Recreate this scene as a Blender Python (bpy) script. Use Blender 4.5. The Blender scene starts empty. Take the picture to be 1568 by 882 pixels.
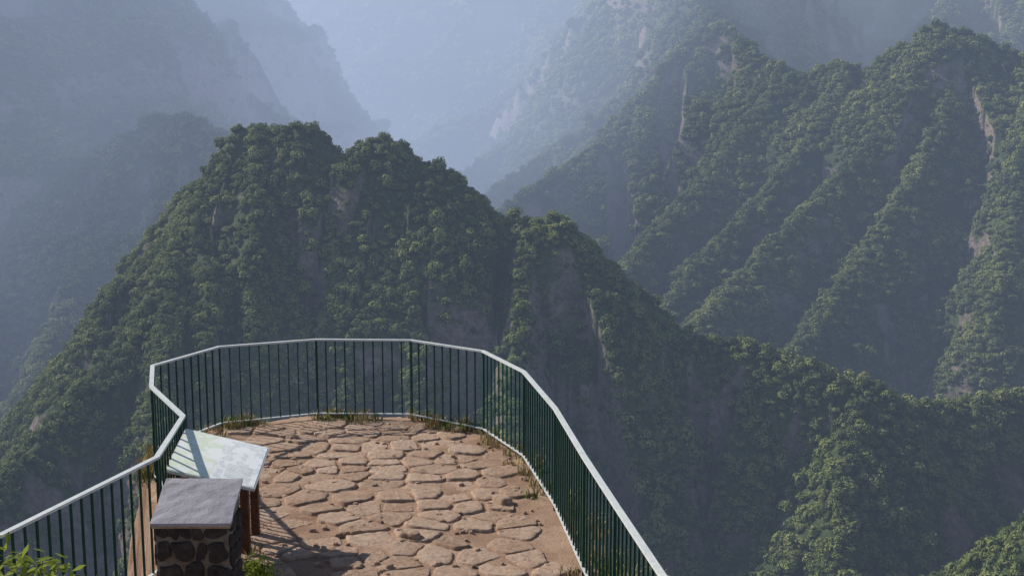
import bpy, bmesh, math, random
import numpy as np
from mathutils import Vector
random.seed(4); rng=np.random.default_rng(7)
scene=bpy.context.scene
# ---------------------------------------------------------------- helpers
def link(o): scene.collection.objects.link(o); return o
class MB:
    def __init__(s): s.v=[];s.f=[];s.m=[]
    def add(s,vs,fs,mi=0):
        b=len(s.v); s.v+= [tuple(map(float,p)) for p in vs]
        s.f+=[tuple(i+b for i in f) for f in fs]; s.m+=[mi]*len(fs)
    def box(s,c,sx,sy,sz,mi=0,yaw=0.0):
        ca,sa=math.cos(yaw),math.sin(yaw); vs=[]
        for dz in(-1,1):
            for dx,dy in((-1,-1),(1,-1),(1,1),(-1,1)):
                x=dx*sx/2;y=dy*sy/2
                vs.append((c[0]+x*ca-y*sa,c[1]+x*sa+y*ca,c[2]+dz*sz/2))
        s.add(vs,[(3,2,1,0),(4,5,6,7),(0,1,5,4),(1,2,6,5),(2,3,7,6),(3,0,4,7)],mi)
    def obj(s,name,mats,smooth=False,do_link=True):
        me=bpy.data.meshes.new(name); me.from_pydata(s.v,[],s.f)
        for m in mats: me.materials.append(m)
        me.polygons.foreach_set('material_index',s.m)
        me.polygons.foreach_set('use_smooth',[smooth]*len(s.f)); me.update()
        o=bpy.data.objects.new(name,me)
        return link(o) if do_link else o
perm=rng.permutation(512); perm=np.concatenate([perm,perm])
ang=rng.random(512)*2*np.pi; GX=np.cos(ang); GY=np.sin(ang)
def pn(x,y):
    x=np.asarray(x,float);y=np.asarray(y,float)
    xi=np.floor(x).astype(int);yi=np.floor(y).astype(int);xf=x-xi;yf=y-yi
    u=xf**3*(xf*(xf*6-15)+10);v=yf**3*(yf*(yf*6-15)+10)
    def g(ix,iy,dx,dy):
        h=perm[(perm[ix&511]+iy)&511]; return GX[h]*dx+GY[h]*dy
    a=g(xi,yi,xf,yf);b=g(xi+1,yi,xf-1,yf);c=g(xi,yi+1,xf,yf-1);d=g(xi+1,yi+1,xf-1,yf-1)
    return (a+(b-a)*u+((c+(d-c)*u)-(a+(b-a)*u))*v)*1.5
def fbm(x,y,o=4):
    r=0;a=1
    for i in range(o): r=r+a*pn(x*2**i+17.3*i,y*2**i+5.1*i); a*=.5
    return r
def mat(name):
    m=bpy.data.materials.new(name); m.use_nodes=True
    nt=m.node_tree; b=nt.nodes['Principled BSDF']; b.inputs['Specular IOR Level'].default_value=.2
    b.inputs['Roughness'].default_value=.85
    return m,nt,b
def N(nt,t,**k):
    n=nt.nodes.new(t)
    for a,v in k.items(): setattr(n,a,v)
    return n
def noise(nt,scale,detail=5,coord=None,rough=.6):
    n=N(nt,'ShaderNodeTexNoise'); n.inputs['Scale'].default_value=scale;n.inputs['Detail'].default_value=detail
    n.inputs['Roughness'].default_value=rough
    if coord is not None: nt.links.new(coord,n.inputs['Vector'])
    return n
def ramp(nt,src,stops):
    r=N(nt,'ShaderNodeValToRGB'); e=r.color_ramp.elements
    while len(e)<len(stops): e.new(.5)
    for i,(p,c) in enumerate(stops): e[i].position=p; e[i].color=(*c,1)
    nt.links.new(src,r.inputs[0]); return r
def simple(name,stops,scale,bump=0,bscale=None,rough=.85,metal=0,dist=.02):
    m,nt,b=mat(name); g=N(nt,'ShaderNodeTexCoord')
    n=noise(nt,scale,6,g.outputs['Object']); r=ramp(nt,n.outputs['Fac'],stops)
    nt.links.new(r.outputs[0],b.inputs['Base Color']); b.inputs['Roughness'].default_value=rough
    b.inputs['Metallic'].default_value=metal
    if bump:
        n2=noise(nt,bscale or scale*4,8,g.outputs['Object'],.65); bp=N(nt,'ShaderNodeBump')
        bp.inputs['Strength'].default_value=bump; bp.inputs['Distance'].default_value=dist
        nt.links.new(n2.outputs['Fac'],bp.inputs['Height']); nt.links.new(bp.outputs[0],b.inputs['Normal'])
    return m
# ---------------------------------------------------------------- light / camera
az=math.radians(-62); el=math.radians(36)
sv=Vector((math.sin(az)*math.cos(el),math.cos(az)*math.cos(el),math.sin(el)))
sl=bpy.data.lights.new('sun','SUN'); sl.energy=5; sl.angle=math.radians(.5); sl.color=(1,.95,.84)
so=link(bpy.data.objects.new('sun',sl)); so.rotation_euler=sv.to_track_quat('Z','Y').to_euler(); so.location=(-40,60,60)
w=bpy.data.worlds.new('World'); scene.world=w; w.use_nodes=True
bg=w.node_tree.nodes['Background']; sk=w.node_tree.nodes.new('ShaderNodeTexSky'); sk.sky_type='NISHITA'
sk.sun_disc=False; sk.sun_elevation=el; sk.sun_rotation=az; sk.altitude=800
w.node_tree.links.new(sk.outputs[0],bg.inputs[0]); bg.inputs[1].default_value=.11
scene.view_settings.view_transform='Standard'; scene.view_settings.look='None'; scene.view_settings.exposure=0
cd=bpy.data.cameras.new('camera'); cam=link(bpy.data.objects.new('camera',cd)); scene.camera=cam
cd.lens=40; cd.sensor_width=36; cd.clip_end=30000; cd.clip_start=.1
cam.location=(0,0,4.05); cam.rotation_euler=(math.radians(90-8.4),0,0)
# ---------------------------------------------------------------- terrain
R=[]
def ridge(k,L,*p): R.append((k,L,p))
ridge(1.4,42,(-252,945,-62),(-238,938,-34),(-229,930,-12),(-220,928,-3),(-203,925,-1),(-190,922,-6),(-170,920,1),(-156,917,-4),(-145,914,-20),(-135,911,-29),(-120,906,-14),(-101,905,-9),(-88,903,-17),(-76,900,-31),(-64,895,-28),(-50,890,-34),(-38,885,-54),(-26,882,-70),(-16,878,-76),(3,870,-71),(20,864,-71),(33,860,-66),(44,856,-76),(52,853,-94),(62,850,-106),(76,845,-127),(95,840,-140),(122,830,-149),(151,820,-160),(175,810,-158),(199,800,-166),(215,790,-170),(235,784,-177),(249,780,-175),(268,780,-191),(295,790,-198),(341,810,-200),(382,830,-200),(600,860,-170),(1000,950,-60))
ridge(1.3,38,(-236,935,-32),(-248,870,-72),(-244,800,-108),(-262,740,-152),(-286,700,-182),(-296,650,-200),(-310,560,-245))
ridge(1.4,30,(-248,870,-72),(-214,800,-108),(-206,740,-155),(-196,660,-220))
ridge(1.4,30,(-244,800,-108),(-230,740,-143),(-218,670,-198),(-205,600,-245))
ridge(1.4,30,(-215,926,-4),(-195,870,-50),(-190,830,-86),(-175,770,-142))
ridge(1.6,30,(18,865,-69),(10,830,-98),(5,790,-135),(0,750,-166),(-5,650,-235))
ridge(1.6,30,(95,840,-139),(102,800,-174),(113,770,-205),(98,720,-241),(81,650,-270))
ridge(1.3,30,(249,780,-178),(222,730,-208),(204,690,-231),(195,640,-262),(180,560,-300))
ridge(1.1,35,(560,700,-90),(450,620,-135),(320,560,-168),(250,520,-192),(220,490,-212),(188,440,-242))
ridge(1.5,30,(-150,918,-16),(-140,870,-66),(-130,820,-118),(-110,740,-184))
ridge(1.6,30,(-101,905,-14),(-85,865,-64),(-75,820,-114),(-60,740,-184))
ridge(1.0,60,(-900,1150,-300),(-541,1200,-121),(-508,1220,-88),(-470,1250,-48),(-430,1280,-14),(-403,1290,9),(-362,1300,8),(-330,1310,-16),(-278,1330,-88),(-200,1360,-160))
ridge(1.15,50,(-380,1290,8),(-360,1200,-70),(-350,1110,-140),(-345,1000,-220))
ridge(1.15,50,(-430,1280,-14),(-430,1180,-90),(-425,1080,-160),(-420,950,-240))
ridge(1.15,50,(-508,1220,-88),(-500,1120,-150),(-490,1000,-220))
ridge(1.1,60,(1400,1200,200),(900,1400,110),(663,1500,83),(635,1510,98),(606,1520,108),(592,1522,121),(575,1525,118),(562,1528,127),(545,1531,120),(535,1536,100),(510,1550,98),(481,1560,72),(443,1580,80),(394,1600,62),(350,1650,99),(322,1700,131),(301,1750,158),(307,1850,220),(330,2100,400),(500,2600,620))
ridge(2.2,26,(592,1522,122),(578,1502,100),(566,1486,74),(556,1470,44))
ridge(2.2,26,(562,1528,129),(545,1508,104),(532,1492,80))
ridge(1.3,45,(548,1530,117),(485,1455,40),(417,1380,-44),(326,1300,-108),(245,1220,-166),(191,1150,-204))
ridge(1.3,45,(606,1520,106),(535,1430,20),(474,1340,-58),(397,1260,-134),(337,1190,-182),(286,1120,-224))
ridge(1.3,45,(663,1500,87),(600,1350,-14),(540,1230,-110),(480,1130,-200))
ridge(1.3,45,(394,1600,67),(337,1560,30),(250,1470,-72),(171,1380,-131),(125,1300,-176))
ridge(1.3,45,(450,1560,76),(390,1480,-10),(310,1390,-85),(235,1310,-140),(180,1240,-190))
ridge(1.15,55,(301,1750,158),(236,1700,90),(184,1650,32),(134,1600,-24),(58,1540,-66),(-3,1480,-106),(-70,1430,-140))
ridge(1.1,55,(301,1750,158),(200,1790,60),(110,1760,-10),(20,1700,-70),(-60,1640,-120))
ridge(.6,140,(-3500,4300,1000),(-1200,4300,900),(0,4000,900),(1500,4000,1100),(4000,4000,1300))
ridge(1.0,90,(-100,3900,820),(-160,3400,560),(-230,3000,320),(-320,2750,160),(-400,2600,50),(-440,2450,-40))
ridge(1.0,90,(0,3900,850),(-41,3000,405),(-134,2800,220),(-220,2700,123),(-287,2600,49),(-336,2500,-24),(-350,2400,-79))
ridge(1.0,90,(500,2900,700),(290,2700,365),(167,2550,200),(64,2450,101),(-58,2350,31),(-159,2250,-20),(-202,2150,-69))
ridge(1.05,80,(420,2500,480),(360,2300,285),(255,2200,164),(140,2120,76),(42,2030,-7),(-27,1950,-51),(-89,1850,-90))
ridge(1.0,90,(200,3300,600),(100,2850,290),(0,2700,150),(-100,2560,50),(-190,2450,-30))
ridge(.9,90,(900,2700,700),(620,2400,330),(520,2250,190),(400,2100,80),(330,1980,20))
ridge(.9,90,(1500,2600,800),(950,2300,380),(820,2150,240),(700,2000,140))
ridge(1.45,80,(-2500,2000,900),(-1200,2000,700),(-800,2050,600),(-560,2020,420),(-470,2000,290),(-447,2000,204),(-418,2000,149),(-392,2000,108),(-371,2000,110),(-343,2000,61),(-303,2000,10),(-257,2000,-35),(-180,2000,-120))
ridge(1.45,70,(-2000,1500,700),(-900,1600,520),(-600,1620,350),(-485,1600,216),(-456,1600,163),(-436,1600,119),(-421,1600,84),(-371,1600,49),(-325,1600,13),(-290,1600,-32),(-230,1600,-110))
ridge(1.2,70,(-600,1620,350),(-575,1540,240),(-560,1460,140),(-555,1380,50))
ridge(1.2,70,(-850,1600,500),(-780,1480,330),(-730,1380,180),(-700,1280,40))
ridge(1.5,60,(-30,-300,30),(-20,-100,0),(-2,-6,-5),(-1.8,11,-8),(-4,20,-22))
def height(X,Y):
    best=np.full(X.shape,-1e9)
    sc=np.clip(Y/900,.4,3)
    for ri,(k,L,p) in enumerate(R):
        zb=np.full(X.shape,-1e9);db=np.zeros(X.shape);sb=np.zeros(X.shape);zc=np.zeros(X.shape);s0=0
        for a,b in zip(p[:-1],p[1:]):
            dx=b[0]-a[0];dy=b[1]-a[1];l=math.hypot(dx,dy)
            t=np.clip(((X-a[0])*dx+(Y-a[1])*dy)/(l*l),0,1)
            d=np.hypot(X-a[0]-t*dx,Y-a[1]-t*dy); z=a[2]+t*(b[2]-a[2]); v=z-k*d
            m=v>zb; zb[m]=v[m];db[m]=d[m];sb[m]=(s0+t*l)[m];zc[m]=z[m]; s0+=l
        n=pn(sb/L+ri*7.7,db/260+ri*3.1)+.5*pn(sb/L*2.3+ri,db/120+9)
        n=np.abs(n)*1.5-.4
        dd=np.sqrt(db*db+16)-4
        v=zc-k*dd-k*.66*n*np.clip(dd,0,L*1.9)*np.clip(db/20,0,1)
        best=np.maximum(best,v)
    near=np.clip((Y-60)/200,0,1)
    floor=-380+.05*np.clip(Y,0,3000)+25*fbm(X/260,Y/260,3)
    h=np.logaddexp(best/12,floor/12)*12
    h=h+near*(4*sc*fbm(X/110/sc,Y/110/sc,4)*.6+2.8*fbm(X/23,Y/23,3))
    return h
rows=np.concatenate([np.arange(-300,0,12),np.arange(0,60,4),np.geomspace(60,5200,640)])
nc=860
U=np.linspace(-1,1,nc)
YY=np.repeat(rows[:,None],nc,1); XX=U[None,:]*(160+.72*np.clip(YY,0,None))
ZZ=height(XX,YY)
def gridmesh(name,X,Y,Z,m,smooth=True):
    nr,nc=X.shape; me=bpy.data.meshes.new(name)
    co=np.stack([X,Y,Z],-1).reshape(-1,3).astype(np.float32)
    i=np.arange(nr*nc).reshape(nr,nc)
    q=np.stack([i[:-1,:-1],i[:-1,1:],i[1:,1:],i[1:,:-1]],-1).reshape(-1,4).astype(np.int32)
    me.vertices.add(len(co)); me.vertices.foreach_set('co',co.ravel())
    me.loops.add(q.size); me.loops.foreach_set('vertex_index',q.ravel())
    me.polygons.add(len(q)); me.polygons.foreach_set('loop_start',np.arange(0,q.size,4,dtype=np.int32))
    me.polygons.foreach_set('use_smooth',np.full(len(q),smooth))
    me.update(calc_edges=True); me.materials.append(m)
    return link(bpy.data.objects.new(name,me))
m,nt,b=mat('mountain_ground'); g=N(nt,'ShaderNodeNewGeometry'); sep=N(nt,'ShaderNodeSeparateXYZ')
nt.links.new(g.outputs['Normal'],sep.inputs[0])
n1=noise(nt,.03,8,g.outputs['Position']); n2=noise(nt,.25,8,g.outputs['Position'],.7)
green=ramp(nt,n2.outputs['Fac'],[(.3,(.02,.03,.010)),(.55,(.06,.085,.026)),(.75,(.12,.145,.045))])
rock=ramp(nt,n2.outputs['Fac'],[(.3,(.07,.055,.047)),(.55,(.23,.175,.145)),(.75,(.38,.30,.25))])
ad=N(nt,'ShaderNodeMath',operation='MULTIPLY_ADD'); nt.links.new(n1.outputs['Fac'],ad.inputs[0]); ad.inputs[1].default_value=.5
nt.links.new(sep.outputs['Z'],ad.inputs[2])
mk=ramp(nt,ad.outputs[0],[(.70,(1,1,1)),(.80,(0,0,0))])
mx=N(nt,'ShaderNodeMix',data_type='RGBA'); nt.links.new(mk.outputs[0],mx.inputs[0])
nt.links.new(green.outputs[0],mx.inputs[6]); nt.links.new(rock.outputs[0],mx.inputs[7]); nt.links.new(mx.outputs[2],b.inputs['Base Color'])
bp=N(nt,'ShaderNodeBump'); bp.inputs['Strength'].default_value=.9; bp.inputs['Distance'].default_value=2.5
nt.links.new(n2.outputs['Fac'],bp.inputs['Height']); nt.links.new(bp.outputs[0],b.inputs['Normal'])
terr=gridmesh('mountain_terrain',XX,YY,ZZ,m)
# ---------------------------------------------------------------- forest canopy
def leafmat(name,stops,trans=.3):
    m,nt,b=mat(name); oi=N(nt,'ShaderNodeObjectInfo'); g=N(nt,'ShaderNodeNewGeometry')
    n=noise(nt,.012,4,g.outputs['Position']); a=N(nt,'ShaderNodeMath',operation='MULTIPLY_ADD')
    nt.links.new(oi.outputs['Random'],a.inputs[0]); a.inputs[1].default_value=.6
    s=N(nt,'ShaderNodeMath',operation='MULTIPLY_ADD'); nt.links.new(n.outputs['Fac'],s.inputs[0]); s.inputs[1].default_value=1.5; s.inputs[2].default_value=-.55
    nt.links.new(s.outputs[0],a.inputs[2])
    r=ramp(nt,a.outputs[0],stops); nt.links.new(r.outputs[0],b.inputs['Base Color'])
    tr=N(nt,'ShaderNodeBsdfTranslucent'); nt.links.new(r.outputs[0],tr.inputs[0])
    ms=N(nt,'ShaderNodeMixShader'); ms.inputs[0].default_value=trans
    nt.links.new(b.outputs[0],ms.inputs[1]); nt.links.new(tr.outputs[0],ms.inputs[2])
    nt.links.new(ms.outputs[0],nt.nodes['Material Output'].inputs['Surface']); return m
lm=leafmat('forest_leaves',[(.05,(.08,.11,.04)),(.4,(.16,.20,.06)),(.7,(.25,.28,.08)),(.95,(.34,.34,.13))],.22)
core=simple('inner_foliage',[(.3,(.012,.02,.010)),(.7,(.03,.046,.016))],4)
tcol=bpy.data.collections.new('canopy_trees')
def crown(seed,nl):
    r=np.random.default_rng(seed); mb=MB()
    lob=[(Vector(r.normal(size=3)).normalized(),r.uniform(.3,.55)) for _ in range(7)]
    def rad(d):
        v=.6
        for c,a in lob: v=max(v,.6+a*max(0,(d.dot(c)-.55)/.45)**.8)
        return v
    bm=bmesh.new(); bmesh.ops.create_icosphere(bm,subdivisions=2,radius=1)
    vs=[]; 
    for v in bm.verts:
        d=v.co.normalized(); q=rad(d)*.78*r.uniform(.9,1.05); vs.append((d.x*q,d.y*q,d.z*q*.85))
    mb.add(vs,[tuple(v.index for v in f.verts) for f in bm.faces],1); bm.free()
    for i in range(5):
        a=i/5*2*math.pi; a2=(i+1)/5*2*math.pi
        mb.add([(math.cos(a)*.12,math.sin(a)*.12,-1.1),(math.cos(a2)*.12,math.sin(a2)*.12,-1.1),(math.cos(a2)*.06,math.sin(a2)*.06,-.3),(math.cos(a)*.06,math.sin(a)*.06,-.3)],[(0,1,2,3)],1)
    for _ in range(nl):
        d=Vector(r.normal(size=3)).normalized()
        if d.z<-.3: d.z=-d.z
        q=rad(d)*r.uniform(.84,1.14); c=Vector((d.x*q,d.y*q,d.z*q*.85))
        nrm=(d+Vector(r.normal(size=3))*.4).normalized(); t=nrm.orthogonal().normalized(); bt=nrm.cross(t)
        s=r.uniform(.11,.24); rot=r.uniform(0,6.28)
        e1=(t*math.cos(rot)+bt*math.sin(rot))*s; e2=(-t*math.sin(rot)+bt*math.cos(rot))*s*.7
        mb.add([c-e1,c+e2,c+e1+nrm*s*.3,c-e2],[(0,1,2,3)],0)
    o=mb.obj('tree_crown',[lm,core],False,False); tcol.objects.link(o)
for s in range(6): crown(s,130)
P=np.stack([XX,YY,ZZ],-1)
e1=P[:-1,1:]-P[:-1,:-1]; e2=P[1:,:-1]-P[:-1,:-1]
nrm=np.cross(e1,e2); area=np.linalg.norm(nrm,axis=-1); nrm/=area[...,None]
cy=YY[:-1,:-1]; cx=XX[:-1,:-1]
rad_t=np.interp(cy,[0,900,1500,2500,4000],[2.4,2.45,3.4,5.2,7])
dens=1/(1.5*rad_t)**2
dens*=np.clip((nrm[...,2]-.42)/.14,.07,1)
cl=fbm(cx/60,cy/60,3); dens*=np.clip(1+.9*cl,.35,1.6)
dens[(cy<170)|(cy>3000)|(np.abs(cx)>.50*cy+50)]=0
cnt=rng.poisson(area*dens); ii,jj=np.nonzero(cnt); rep=cnt[ii,jj]; ii=np.repeat(ii,rep); jj=np.repeat(jj,rep)
a=rng.random(len(ii))[:,None];c=rng.random(len(ii))[:,None]
pos=(P[ii,jj]*(1-a)*(1-c)+P[ii,jj+1]*a*(1-c)+P[ii+1,jj]*(1-a)*c+P[ii+1,jj+1]*a*c)
rr=rad_t[ii,jj]*np.clip(rng.lognormal(0,.44,len(ii)),.4,2.4); pos[:,2]+=rr*.5
me=bpy.data.meshes.new('forest_canopy'); me.vertices.add(len(pos)); me.vertices.foreach_set('co',pos.astype(np.float32).ravel())
at=me.attributes.new('sc','FLOAT_VECTOR','POINT'); sc3=np.stack([rr*rng.uniform(.85,1.2,len(rr)),rr,rr*rng.uniform(.75,1.3,len(rr))],-1); at.data.foreach_set('vector',sc3.astype(np.float32).ravel())
at=me.attributes.new('rot','FLOAT_VECTOR','POINT'); r3=np.stack([rng.normal(0,.15,len(rr)),rng.normal(0,.15,len(rr)),rng.random(len(rr))*6.28],-1); at.data.foreach_set('vector',r3.astype(np.float32).ravel())
at=me.attributes.new('idx','INT','POINT'); at.data.foreach_set('value',rng.integers(0,6,len(rr)).astype(np.int32))
forest=link(bpy.data.objects.new('forest_canopy',me))
ng=bpy.data.node_groups.new('canopy_scatter','GeometryNodeTree')
ng.interface.new_socket('Geometry',in_out='INPUT',socket_type='NodeSocketGeometry'); ng.interface.new_socket('Geometry',in_out='OUTPUT',socket_type='NodeSocketGeometry')
gi=ng.nodes.new('NodeGroupInput');go=ng.nodes.new('NodeGroupOutput'); ip=ng.nodes.new('GeometryNodeInstanceOnPoints'); ci=ng.nodes.new('GeometryNodeCollectionInfo')
ci.inputs['Collection'].default_value=tcol; ci.inputs['Separate Children'].default_value=True; ci.inputs['Reset Children'].default_value=True
def na(n,t):
    x=ng.nodes.new('GeometryNodeInputNamedAttribute'); x.data_type=t; x.inputs['Name'].default_value=n; return x.outputs['Attribute']
ng.links.new(gi.outputs[0],ip.inputs['Points']); ng.links.new(ci.outputs[0],ip.inputs['Instance']); ip.inputs['Pick Instance'].default_value=True
ng.links.new(na('idx','INT'),ip.inputs['Instance Index']); ng.links.new(na('rot','FLOAT_VECTOR'),ip.inputs['Rotation']); ng.links.new(na('sc','FLOAT_VECTOR'),ip.inputs['Scale'])
ng.links.new(ip.outputs[0],go.inputs[0]); md=forest.modifiers.new('scatter','NODES'); md.node_group=ng
# ---------------------------------------------------------------- haze: absorbing volumes, emission standing in for sunlight scattered by valley air
def haze(foot,ztop,dn,L):
    m=bpy.data.materials.new('haze_glow'); m.use_nodes=True; nt=m.node_tree; nt.nodes.clear()
    o=nt.nodes.new('ShaderNodeOutputMaterial'); v=nt.nodes.new('ShaderNodeVolumeAbsorption'); e=nt.nodes.new('ShaderNodeEmission'); s=nt.nodes.new('ShaderNodeAddShader')
    v.inputs['Color'].default_value=(0,0,0,1); v.inputs['Density'].default_value=dn
    e.inputs[0].default_value=(*L,1); e.inputs[1].default_value=dn
    nt.links.new(v.outputs[0],s.inputs[0]); nt.links.new(e.outputs[0],s.inputs[1]); nt.links.new(s.outputs[0],o.inputs['Volume'])
    n=len(foot); vs=[(x,y,-700) for x,y in foot]+[(x,y,ztop(y)) for x,y in foot]
    mb=MB(); mb.add(vs,[tuple(range(n))[::-1],tuple(range(n,2*n))]+[(i,(i+1)%n,(i+1)%n+n,i+n) for i in range(n)]); return mb.obj('haze',[m])
haze([(-4200,60),(4200,60),(4200,5400),(-4200,5400)],lambda y:70+.1*y,.00013,(.42,.53,.76))
haze([(-4000,1300),(0,1500),(900,1750),(4000,2300),(4000,5300),(-4000,5300)],lambda y:60+.1*y,.00026,(.68,.79,1.0))
haze([(-1800,450),(-500,800),(-250,1020),(450,1800),(-200,2080),(-2600,2700)],lambda y:65+.1*y,.00056,(.53,.64,.92))
# ---------------------------------------------------------------- platform
rail=[(-4.45,5.0),(-3.676,7.81),(-3.14,9.73),(-3.31,11.14),(-4.03,12.42),(-4.36,13.51),(-3.85,14.68),(-2.66,15.18),(-1.37,15.13),(-.37,14.39),(.14,13.19),(.446,11.46),(.64,9.75),(.80,8.5),(.987,7.08),(1.2,5.2)]
poly=rail+[(1.6,0),(1.9,-5),(-5.2,-5),(-4.9,0)]
def sdist(X,Y,poly):
    d=np.full(X.shape,1e9); ins=np.zeros(X.shape,bool)
    for a,b in zip(poly,poly[1:]+poly[:1]):
        dx=b[0]-a[0];dy=b[1]-a[1];t=np.clip(((X-a[0])*dx+(Y-a[1])*dy)/(dx*dx+dy*dy),0,1)
        d=np.minimum(d,np.hypot(X-a[0]-t*dx,Y-a[1]-t*dy))
        c=((a[1]>Y)!=(b[1]>Y))
        if dy!=0: ins^= c&(X<(Y-a[1])/dy*dx+a[0])
    return np.where(ins,-d,d)
gx=np.arange(-8,5,.04); gy=np.arange(-6,18.5,.04); GXX,GYY=np.meshgrid(gx,gy)
sd=sdist(GXX,GYY,poly)+.10*fbm(GXX/.5,GYY/.5,3)
mound=lambda y: 2.4*np.clip((6.3-y)/5,0,1)**1.0
base=.012*fbm(GXX/.9,GYY/.9,3)+.009*fbm(GXX/.2,GYY/.2,4)+mound(GYY)
drop=np.clip(sd-.12,0,None)
base=base-drop*6.5*(1+.4*fbm(GXX/.6,GYY/.6,4))-np.clip(drop*6,0,.15)
m,nt,b=mat('dirt_ground'); g=N(nt,'ShaderNodeTexCoord')
na1=noise(nt,1.3,8,g.outputs['Object']); nb=noise(nt,38,10,g.outputs['Object'],.75)
c1=ramp(nt,na1.outputs['Fac'],[(.3,(.22,.13,.085)),(.5,(.34,.215,.145)),(.7,(.45,.31,.22))])
c2=ramp(nt,nb.outputs['Fac'],[(.3,(.5,.48,.47)),(.5,(1,1,1)),(.72,(1.25,1.22,1.2))])
mx=N(nt,'ShaderNodeMix',data_type='RGBA',blend_type='MULTIPLY'); mx.inputs[0].default_value=1
nt.links.new(c1.outputs[0],mx.inputs[6]);nt.links.new(c2.outputs[0],mx.inputs[7]); nt.links.new(mx.outputs[2],b.inputs['Base Color'])
bp=N(nt,'ShaderNodeBump'); bp.inputs['Strength'].default_value=.8; bp.inputs['Distance'].default_value=.02
nt.links.new(nb.outputs['Fac'],bp.inputs['Height']); nt.links.new(bp.outputs[0],b.inputs['Normal'])
gridmesh('dirt_ground',GXX,GYY,base,m)
def gz(x,y): return float(.012*fbm(np.array(x/.9),np.array(y/.9),3)+mound(np.array(y)))
# flagstones: irregular fitted polygons (jittered cells, clipped against their neighbours)
fm,nt,b=mat('flagstone'); g=N(nt,'ShaderNodeNewGeometry'); nA=noise(nt,4,8,g.outputs['Position'],.75); nB=noise(nt,22,9,g.outputs['Position'],.75)
isl=N(nt,'ShaderNodeMath',operation='MULTIPLY_ADD'); nt.links.new(g.outputs['Random Per Island'],isl.inputs[0]); isl.inputs[1].default_value=.32
nt.links.new(nA.outputs['Fac'],isl.inputs[2])
r=ramp(nt,isl.outputs[0],[(.3,(.29,.18,.12)),(.6,(.44,.295,.21)),(.98,(.57,.415,.315))]); 
c2=ramp(nt,nB.outputs['Fac'],[(.32,(.60,.57,.55)),(.5,(1,1,1)),(.7,(1.18,1.16,1.15))])
mx=N(nt,'ShaderNodeMix',data_type='RGBA',blend_type='MULTIPLY'); mx.inputs[0].default_value=1
nt.links.new(r.outputs[0],mx.inputs[6]);nt.links.new(c2.outputs[0],mx.inputs[7]); nt.links.new(mx.outputs[2],b.inputs['Base Color'])
bp=N(nt,'ShaderNodeBump'); bp.inputs['Strength'].default_value=1; bp.inputs['Distance'].default_value=.035
nt.links.new(nB.outputs['Fac'],bp.inputs['Height']); nt.links.new(bp.outputs[0],b.inputs['Normal'])
def stone(mb,c,rx,ry,h,rot,seed,mi=0,frame=None,tilt=(0.0,0.0),rough=.09):
    r=np.random.default_rng(seed); n=20; ph=r.uniform(0,6.28,5); pts=[(0.0,0.0,h)]
    profile=((.4,1.0),(.7,.96),(.88,.85),(.97,.5),(1.03,-1.0))
    cr,sr=math.cos(rot),math.sin(rot)
    for (q,zz) in profile:
        for i in range(n):
            an=i/n*math.tau; cc,ss=math.cos(an),math.sin(an)
            sq=(abs(cc)**4+abs(ss)**4)**(-1/4)*(1+.11*math.sin(2*an+ph[0])+.09*math.sin(3*an+ph[1])+.05*math.sin(5*an+ph[2])+.035*math.sin(9*an+ph[3]))
            px=rx*q*sq*cc; py=ry*q*sq*ss; pz=h*zz
            if zz>0: pz+=float(r.normal(0,rough))*h+tilt[0]*px+tilt[1]*py
            pts.append((px*cr-py*sr,px*sr+py*cr,pz))
    faces=[(0,1+i,1+(i+1)%n) for i in range(n)]
    for k in range(4): faces+=[(1+k*n+i,1+k*n+n+i,1+k*n+n+(i+1)%n,1+k*n+(i+1)%n) for i in range(n)]
    if frame is not None:
        fo,fx,fy,fz=frame
        out=[tuple(fo+fx*(c[0]+p[0])+fy*(c[1]+p[1])+fz*(c[2]+p[2])) for p in pts]
    else: out=[(c[0]+p[0],c[1]+p[1],c[2]+p[2]) for p in pts]
    mb.add(out,faces,mi)
def clip(pl,m,n):
    out=[]
    for i in range(len(pl)):
        a=pl[i];b=pl[(i+1)%len(pl)]; da=(a[0]-m[0])*n[0]+(a[1]-m[1])*n[1]; db=(b[0]-m[0])*n[0]+(b[1]-m[1])*n[1]
        if da<=0: out.append(a)
        if da*db<0: t=da/(da-db); out.append((a[0]+t*(b[0]-a[0]),a[1]+t*(b[1]-a[1])))
    return out
seeds=[]; y=4.9
while y<15.6:
    dep=random.uniform(.24,.40); x=-4.9+random.uniform(0,.4)
    while x<1.4:
        wd=random.uniform(.20,.68); seeds.append((x+wd/2,y+.16*x+.10*math.sin(x*2+y)+random.uniform(-.10,.10))); x+=wd
    y+=dep
S=np.array(seeds)
mb=MB(); n=32
sdS=sdist(S[:,0],S[:,1],poly)
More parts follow.
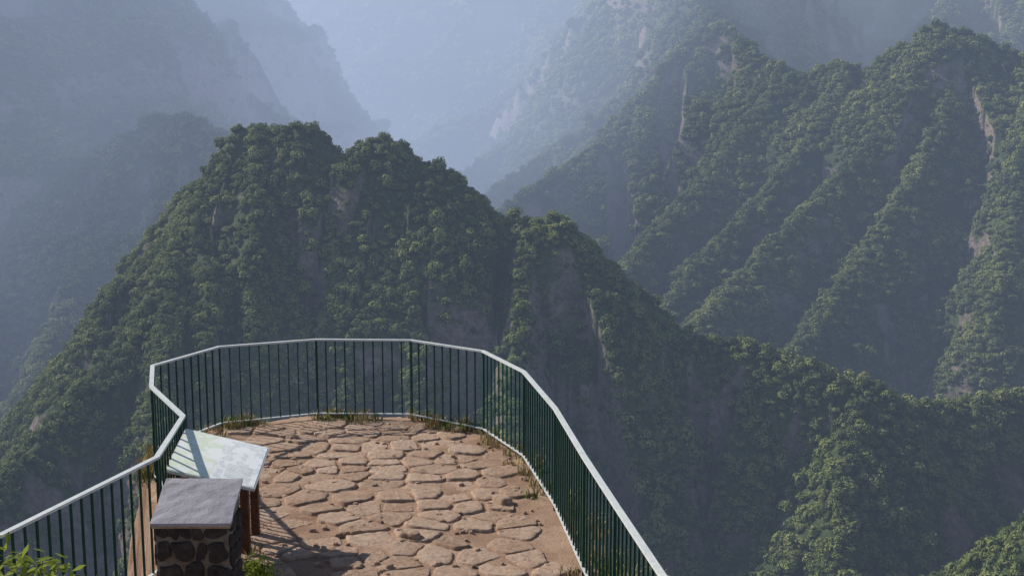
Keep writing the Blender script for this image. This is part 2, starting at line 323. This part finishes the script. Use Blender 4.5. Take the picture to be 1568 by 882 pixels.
for si,(sx,sy) in enumerate(seeds):
    if sdS[si]>-.2 or (-3.0<sx<-2.15 and 8.7<sy<9.4) or random.random()<.07: continue
    pl=[(sx-.46,sy-.34),(sx+.46,sy-.34),(sx+.46,sy+.34),(sx-.46,sy+.34)]
    dd_=np.hypot(*(S-S[si]).T); gap0=random.uniform(.001,.016)
    for j in np.argsort(dd_)[1:18]:
        nx,ny=S[j]-S[si]; l=math.hypot(nx,ny); nx/=l;ny/=l; gap=gap0+random.uniform(0,.012)
        pl=clip(pl,(sx+nx*(l/2-gap),sy+ny*(l/2-gap)),(nx,ny))
        if len(pl)<3: break
    if len(pl)<3: continue
    cx_=sum(p[0] for p in pl)/len(pl); cy_=sum(p[1] for p in pl)/len(pl)
    rad=[]; ph=[random.uniform(0,6.28) for _ in range(3)]
    for i in range(n):
        an=i/n*math.tau; dx,dy=math.cos(an),math.sin(an); best=1e9
        for k in range(len(pl)):
            a=pl[k];b_=pl[(k+1)%len(pl)]; ex,ey=b_[0]-a[0],b_[1]-a[1]; den=dx*ey-dy*ex
            if abs(den)<1e-9: continue
            t=((a[0]-cx_)*ey-(a[1]-cy_)*ex)/den; u=((a[0]-cx_)*dy-(a[1]-cy_)*dx)/den
            if t>0 and -.001<=u<=1.001: best=min(best,t)
        rad.append(min(best,.5))
    rad=[(rad[i-1]+6*rad[i]+rad[(i+1)%n])/8 for i in range(n)]
    rad=[rr_*(1+.02*math.sin(5*i/n*6.28+ph[0])+.02*math.sin(9*i/n*6.28+ph[1])+random.uniform(-.06,.01)) for i,rr_ in enumerate(rad)]
    h=random.uniform(.002,.034); tx=random.uniform(-.05,.02); ty=random.uniform(-.10,.05); z0=gz(cx_,cy_)
    pts=[(cx_,cy_,z0+h)]
    for q,zz in ((.35,1.),(.65,1.),(.9,.98),(.975,.75),(1.01,-1.)):
        for i in range(n):
            an=i/n*math.tau; px=rad[i]*q*math.cos(an); py=rad[i]*q*math.sin(an)
            pz=h*zz+tx*px+ty*py+random.gauss(0,.0030) if zz>0 else -.03
            pts.append((cx_+px,cy_+py,z0+pz))
    faces=[(0,1+i,1+(i+1)%n) for i in range(n)]
    for k in range(4): faces+=[(1+k*n+i,1+k*n+n+i,1+k*n+n+(i+1)%n,1+k*n+(i+1)%n) for i in range(n)]
    mb.add(pts,faces)
for i in range(420):
    x=random.uniform(-4,.8);yy=random.uniform(7,15)
    if float(sdist(np.array([x]),np.array([yy]),poly)[0])<-.1:
        q=random.uniform(.010,.028) if i>7 else random.uniform(.05,.08)
        stone(mb,(x,yy,gz(x,yy)+.012),q*1.3,q,q*.9,random.uniform(0,3),900+i)
mb.obj('flagstone_paving',[fm],True)
# ---------------------------------------------------------------- railing
gm=simple('green_paint',[(.3,(.012,.045,.035)),(.7,(.02,.07,.052))],9,rough=.45)
wm=simple('grey_white_paint',[(.3,(.5,.52,.52)),(.7,(.66,.67,.66))],14,bump=.2,rough=.4)
def sweep(mb,pl,zs,w_,h_,mi):
    n=len(pl); V=[]
    for i,p in enumerate(pl):
        d0=Vector(pl[i])-Vector(pl[max(i-1,0)]); d1=Vector(pl[min(i+1,n-1)])-Vector(pl[i])
        if d0.length<1e-6:d0=d1
        if d1.length<1e-6:d1=d0
        d0.normalize();d1.normalize(); n0=Vector((-d0.y,d0.x)); n1=Vector((-d1.y,d1.x)); mm=(n0+n1).normalized(); mm/=max(.4,mm.dot(n0))
        for sx,sz in((-1,-1),(1,-1),(1,1),(-1,1)): V.append((p[0]+mm.x*sx*w_/2,p[1]+mm.y*sx*w_/2,zs[i]+sz*h_/2))
    F=[]
    for i in range(n-1):
        for k in range(4): F.append((i*4+k,i*4+(k+1)%4,i*4+4+(k+1)%4,i*4+4+k))
    F+=[(3,2,1,0),(n*4-4,n*4-3,n*4-2,n*4-1)]; mb.add(V,F,mi)
mb=MB(); dz=[float(mound(np.array(p[1]))) for p in rail]
sweep(mb,rail,[1.1+z for z in dz],.05,.022,1); sweep(mb,rail,[.075+z for z in dz],.035,.014,1)
for i,(a,b_) in enumerate(zip(rail[:-1],rail[1:])):
    l=math.dist(a,b_); yaw=math.atan2(b_[1]-a[1],b_[0]-a[0]); n=max(2,round(l/.135))
    for k in range(n):
        t=k/n; x=a[0]+t*(b_[0]-a[0]); yy=a[1]+t*(b_[1]-a[1]); z0=dz[i]+t*(dz[i+1]-dz[i])
        if k==0: mb.box((x,yy,z0+.49),.026,.026,1.19,0,yaw)
        else: mb.box((x,yy,z0+.585),.016,.016,1.0,0,yaw)
mb.obj('metal_railing',[gm,wm])
# ---------------------------------------------------------------- stone pedestal with slanted slab
pm=simple('dark_lava_stone',[(.3,(.025,.022,.022)),(.6,(.07,.058,.054)),(.8,(.14,.115,.10))],9,bump=.9,bscale=40)
mo=simple('mortar',[(.3,(.13,.105,.085)),(.7,(.28,.235,.19))],12,bump=.8,bscale=50)
slm=simple('slate_slab',[(.3,(.27,.255,.28)),(.5,(.38,.355,.39)),(.62,(.32,.30,.33)),(.75,(.50,.47,.50))],5,bump=.7,bscale=45,rough=.7,dist=.008)
tan=simple('tan_bedding',[(.3,(.30,.21,.12)),(.7,(.46,.35,.23))],20)
ped=link(bpy.data.objects.new('stone_pedestal',None)); ped.location=(-2.60,9.05,0)
x0,x1,y0,y1=-.295,.295,-.2,.2; zf,zb=.79,.99
mb=MB(); mb.add([(x0,y0,-.1),(x1,y0,-.1),(x1,y1,-.1),(x0,y1,-.1),(x0,y0,zf),(x1,y0,zf),(x1,y1,zb),(x0,y1,zb)],[(3,2,1,0),(4,5,6,7),(0,1,5,4),(1,2,6,5),(2,3,7,6),(3,0,4,7)],1)
mb.obj('mortar_core',[pm,mo],False).parent=ped
mb=MB(); sd_=3000
for fo,ex,ez,wd,ht in [(Vector((x0,y0,0)),Vector((1,0,0)),Vector((0,-1,0)),.59,.79),(Vector((x1,y0,0)),Vector((0,1,0)),Vector((1,0,0)),.4,.84),(Vector((x0,y1,0)),Vector((0,-1,0)),Vector((-1,0,0)),.4,.84),(Vector((x1,y1,0)),Vector((-1,0,0)),Vector((0,1,0)),.59,.93)]:
    yy=.0
    while yy<ht-.05:
        h=min(random.uniform(.09,.2),ht-yy); x=0
        while x<wd-.03:
            ww=min(random.uniform(.08,.22),wd-x)
            if wd-x-ww<.05: ww=wd-x
            sd_+=1; stone(mb,(x+ww/2,yy+h/2+random.uniform(-.015,.015),0),ww*.45,h*.44,random.uniform(.012,.03),random.uniform(-.3,.3),sd_,0,(fo,ex,Vector((0,0,1)),ez),rough=.12); x+=ww
        yy+=h
mb.obj('lava_stones',[pm,mo],False).parent=ped
def slab(name,off,th,ov,m):
    mb=MB(); s=(zb-zf)/(y1-y0); n=10
    xs=np.linspace(x0-ov,x1+ov,n); ys=np.linspace(y0-ov,y1+ov,n)
    r=np.random.default_rng(5); jx=r.normal(0,.003,(n,n)); V=[];F=[]
    for lv in (0,1):
        for j,yv in enumerate(ys):
            for i,xv in enumerate(xs):
                e=(i in(0,n-1))or(j in(0,n-1)); 
                V.append((xv+jx[i,j],yv+jx[j,i],zf+(yv-y0)*s+off+lv*th+(r.normal(0,.0012) if lv else 0)-(0.004 if e and lv else 0)))
    for j in range(n-1):
        for i in range(n-1):
            a=j*n+i; F.append((a,a+n,a+n+1,a+1)); a+=n*n; F.append((a,a+1,a+n+1,a+n))
    for i in range(n-1):
        for a,b_ in((i,i+1),(n*(n-1)+i+1,n*(n-1)+i),((i+1)*n,i*n),(i*n+n-1,(i+1)*n+n-1)): F.append((a,b_,b_+n*n,a+n*n))
    mb.add(V,F); o=mb.obj(name,[m]); o.parent=ped
slab('tan_bed',.001,.022,.022,tan); slab('slate_slab',.0245,.03,.03,slm)
# ---------------------------------------------------------------- info sign
br=simple('brown_wood',[(.3,(.06,.025,.015)),(.7,(.13,.055,.03))],12,bump=.4,rough=.6)
L1=Vector((-3.217,10.18,.85));R1=Vector((-2.365,10.07,.70));L2=Vector((-3.235,10.95,1.03));R2=Vector((-2.373,10.78,.88))
ctr=(L1+R1+L2+R2)/4; sign=link(bpy.data.objects.new('information_sign',None)); sign.location=ctr
m,nt,b=mat('printed_map'); b.inputs['Roughness'].default_value=.5; uv=N(nt,'ShaderNodeUVMap'); sp=N(nt,'ShaderNodeSeparateXYZ'); nt.links.new(uv.outputs[0],sp.inputs[0])
nn=noise(nt,2.6,7,uv.outputs[0]); base_=ramp(nt,nn.outputs['Fac'],[(.42,(.86,.86,.84)),(.45,(.70,.77,.60)),(.53,(.79,.81,.70)),(.56,(.86,.86,.84))])
n3=noise(nt,6,6,uv.outputs[0]); right=ramp(nt,n3.outputs['Fac'],[(.44,(.86,.86,.86)),(.5,(.86,.86,.86)),(.56,(.62,.65,.67)),(.62,(.8,.8,.79))])
st=N(nt,'ShaderNodeMath',operation='GREATER_THAN'); nt.links.new(sp.outputs[0],st.inputs[0]); st.inputs[1].default_value=.5
mx=N(nt,'ShaderNodeMix',data_type='RGBA'); nt.links.new(st.outputs[0],mx.inputs[0]); nt.links.new(base_.outputs[0],mx.inputs[6]); nt.links.new(right.outputs[0],mx.inputs[7])
wv=N(nt,'ShaderNodeMath',operation='SINE'); ml=N(nt,'ShaderNodeMath',operation='MULTIPLY'); nt.links.new(sp.outputs[1],ml.inputs[0]); ml.inputs[1].default_value=200; nt.links.new(ml.outputs[0],wv.inputs[0])
def band(sock,lo,hi):
    a=N(nt,'ShaderNodeMath',operation='GREATER_THAN');a.inputs[1].default_value=lo;nt.links.new(sock,a.inputs[0])
    c=N(nt,'ShaderNodeMath',operation='LESS_THAN');c.inputs[1].default_value=hi;nt.links.new(sock,c.inputs[0])
    d=N(nt,'ShaderNodeMath',operation='MULTIPLY');nt.links.new(a.outputs[0],d.inputs[0]);nt.links.new(c.outputs[0],d.inputs[1]);return d.outputs[0]
t1=N(nt,'ShaderNodeMath',operation='MULTIPLY');nt.links.new(band(sp.outputs[0],.63,.93),t1.inputs[0]);nt.links.new(band(sp.outputs[1],.1,.42),t1.inputs[1])
t2=N(nt,'ShaderNodeMath',operation='MULTIPLY');nt.links.new(t1.outputs[0],t2.inputs[0]); g0=N(nt,'ShaderNodeMath',operation='GREATER_THAN');g0.inputs[1].default_value=.2;nt.links.new(wv.outputs[0],g0.inputs[0]);nt.links.new(g0.outputs[0],t2.inputs[1])
mx2=N(nt,'ShaderNodeMix',data_type='RGBA'); nt.links.new(t2.outputs[0],mx2.inputs[0]); nt.links.new(mx.outputs[2],mx2.inputs[6]); mx2.inputs[7].default_value=(.55,.57,.58,1)
nt.links.new(mx2.outputs[2],b.inputs['Base Color'])
nz=(R1-L1).cross(L2-L1).normalized()
def panel(name,grow,up,th,m):
    c=[ctr+(p-ctr)*grow+nz*up for p in(L1,R1,R2,L2)]; vs=[p-nz*th-ctr for p in c]+[p-ctr for p in c]
    mb=MB(); mb.add(vs,[(3,2,1,0),(4,5,6,7),(0,1,5,4),(1,2,6,5),(2,3,7,6),(3,0,4,7)]); o=mb.obj(name,[m]); o.parent=sign
    ul=o.data.uv_layers.new(name='UVMap')
    for li,u_ in zip(range(4,8),((0,0),(1,0),(1,1),(0,1))): ul.data[li].uv=u_
panel('backing_board',1.0,0,.03,wm); panel('printed_panel',.97,.004,.003,m)
mb=MB()
for (x,yy,z) in((-2.50,10.24,.70),(-2.52,10.72,.82),(-3.08,10.32,.79),(-3.08,10.8,.92)):
    mb.box((x-ctr.x,yy-ctr.y,z/2-.05-ctr.z),.075,.06,z-.02,0)
mb.box((-2.51-ctr.x,10.48-ctr.y,.70-ctr.z),.05,.6,.05,0)
mb.box((-3.08-ctr.x,10.56-ctr.y,.79-ctr.z),.05,.6,.05,0)
o=mb.obj('posts',[br]); o.parent=sign
# ---------------------------------------------------------------- grass & shrubs
dg=simple('dry_grass_blade',[(.3,(.30,.23,.10)),(.7,(.5,.41,.22))],3); gg=simple('green_grass_blade',[(.3,(.09,.13,.03)),(.7,(.2,.24,.06))],3)
mb=MB()
def tuft(x,y,z,n,h,spread,mi):
    for _ in range(n):
        a=random.uniform(0,6.28); r=random.random()**.5*spread; bx=x+math.cos(a)*r;by=y+math.sin(a)*r
        hh=h*random.uniform(.4,1.1); lx=random.gauss(0,.35)*hh; ly=random.gauss(0,.35)*hh; w2=.005+.004*random.random(); t=random.uniform(0,3.14); wx=math.cos(t)*w2; wy=math.sin(t)*w2
        mb.add([(bx-wx,by-wy,z-.03),(bx+wx,by+wy,z-.03),(bx+lx*.4+wx*.7,by+ly*.4+wy*.7,z+hh*.6),(bx+lx*.4-wx*.7,by+ly*.4-wy*.7,z+hh*.6),(bx+lx,by+ly,z+hh)],[(0,1,2,3),(3,2,4)],mi)
def edge(i,t,off):
    a=Vector(rail[i]);b_=Vector(rail[i+1]); d=(b_-a).normalized(); n_=Vector((-d.y,d.x)); p=a.lerp(b_,t)+n_*off; return p
for i in range(4,14):
    for k in range(60 if i<9 else 16):
        p=edge(i,random.random(),random.uniform(-.22,.16)); d_=(0.5+.5*math.sin(p.x*4.1+p.y*2))**1.5
        if random.random()<d_: tuft(p.x,p.y,0,random.randint(14,30),random.uniform(.06,.20),.08,random.choice([0,0,0,1]))
for k in range(46): 
    p=edge(random.choice([11,12,12,13]),random.random(),random.uniform(.08,.38)); tuft(p.x,p.y,-.05,26,random.uniform(.14,.4),.09,random.choice([0,0,1]))
for k in range(14): tuft(random.uniform(-2.75,-2.2),random.uniform(9.3,10.6),0,20,.12,.08,random.choice([0,1]))
mb.obj('grass',[dg,gg])
lf=leafmat('shrub_leaf',[(.1,(.16,.21,.03)),(.5,(.28,.33,.05)),(.9,(.40,.42,.08))],.45)
stem=simple('twig',[(.3,(.06,.04,.025)),(.7,(.12,.08,.05))],10)
def shrub(c,rx,ry,rz,n,ls,name):
    mb=MB(); c=Vector(c)
    for _ in range(n):
        d=Vector((random.gauss(0,1),random.gauss(0,1),random.gauss(0,1))).normalized(); q=random.random()**.35*(1+.25*math.sin(d.x*5)*math.cos(d.y*6+1))
        p=Vector((d.x*rx*q,d.y*ry*q,d.z*rz*q)); nn=(d+Vector((random.gauss(0,.6),random.gauss(0,.6),random.gauss(.4,.6)))).normalized()
        t=nn.orthogonal().normalized(); bt=nn.cross(t); a=random.uniform(0,6.28); e=t*math.cos(a)+bt*math.sin(a); f=nn.cross(e); s=ls*random.uniform(.6,1.2)
        mb.add([p-e*s,p-e*.2*s+f*.35*s-nn*.05*s,p+e*s-nn*.2*s,p-e*.2*s-f*.35*s-nn*.05*s],[(0,1,2,3)],0)
    for _ in range(16):
        p=Vector((random.uniform(-rx,rx)*.7,random.uniform(-ry,ry)*.7,rz*random.uniform(.1,.8))); b0=Vector((0,0,-c.z+float(mound(np.array(c.y)))))
        w2=.006; mb.add([b0+Vector((-w2,0,0)),b0+Vector((w2,0,0)),p+Vector((w2*.4,0,0)),p-Vector((w2*.4,0,0)),b0+Vector((0,w2,0)),p+Vector((0,w2*.4,0))],[(0,1,2,3),(1,4,5,2),(4,0,3,5)],1)
    o=mb.obj(name,[lf,stem]); o.location=c
shrub((-3.0,6.5,1.0),.5,.4,.50,1700,.045,'shrub')
shrub((-2.24,9.58,.1),.17,.2,.15,420,.03,'shrub')
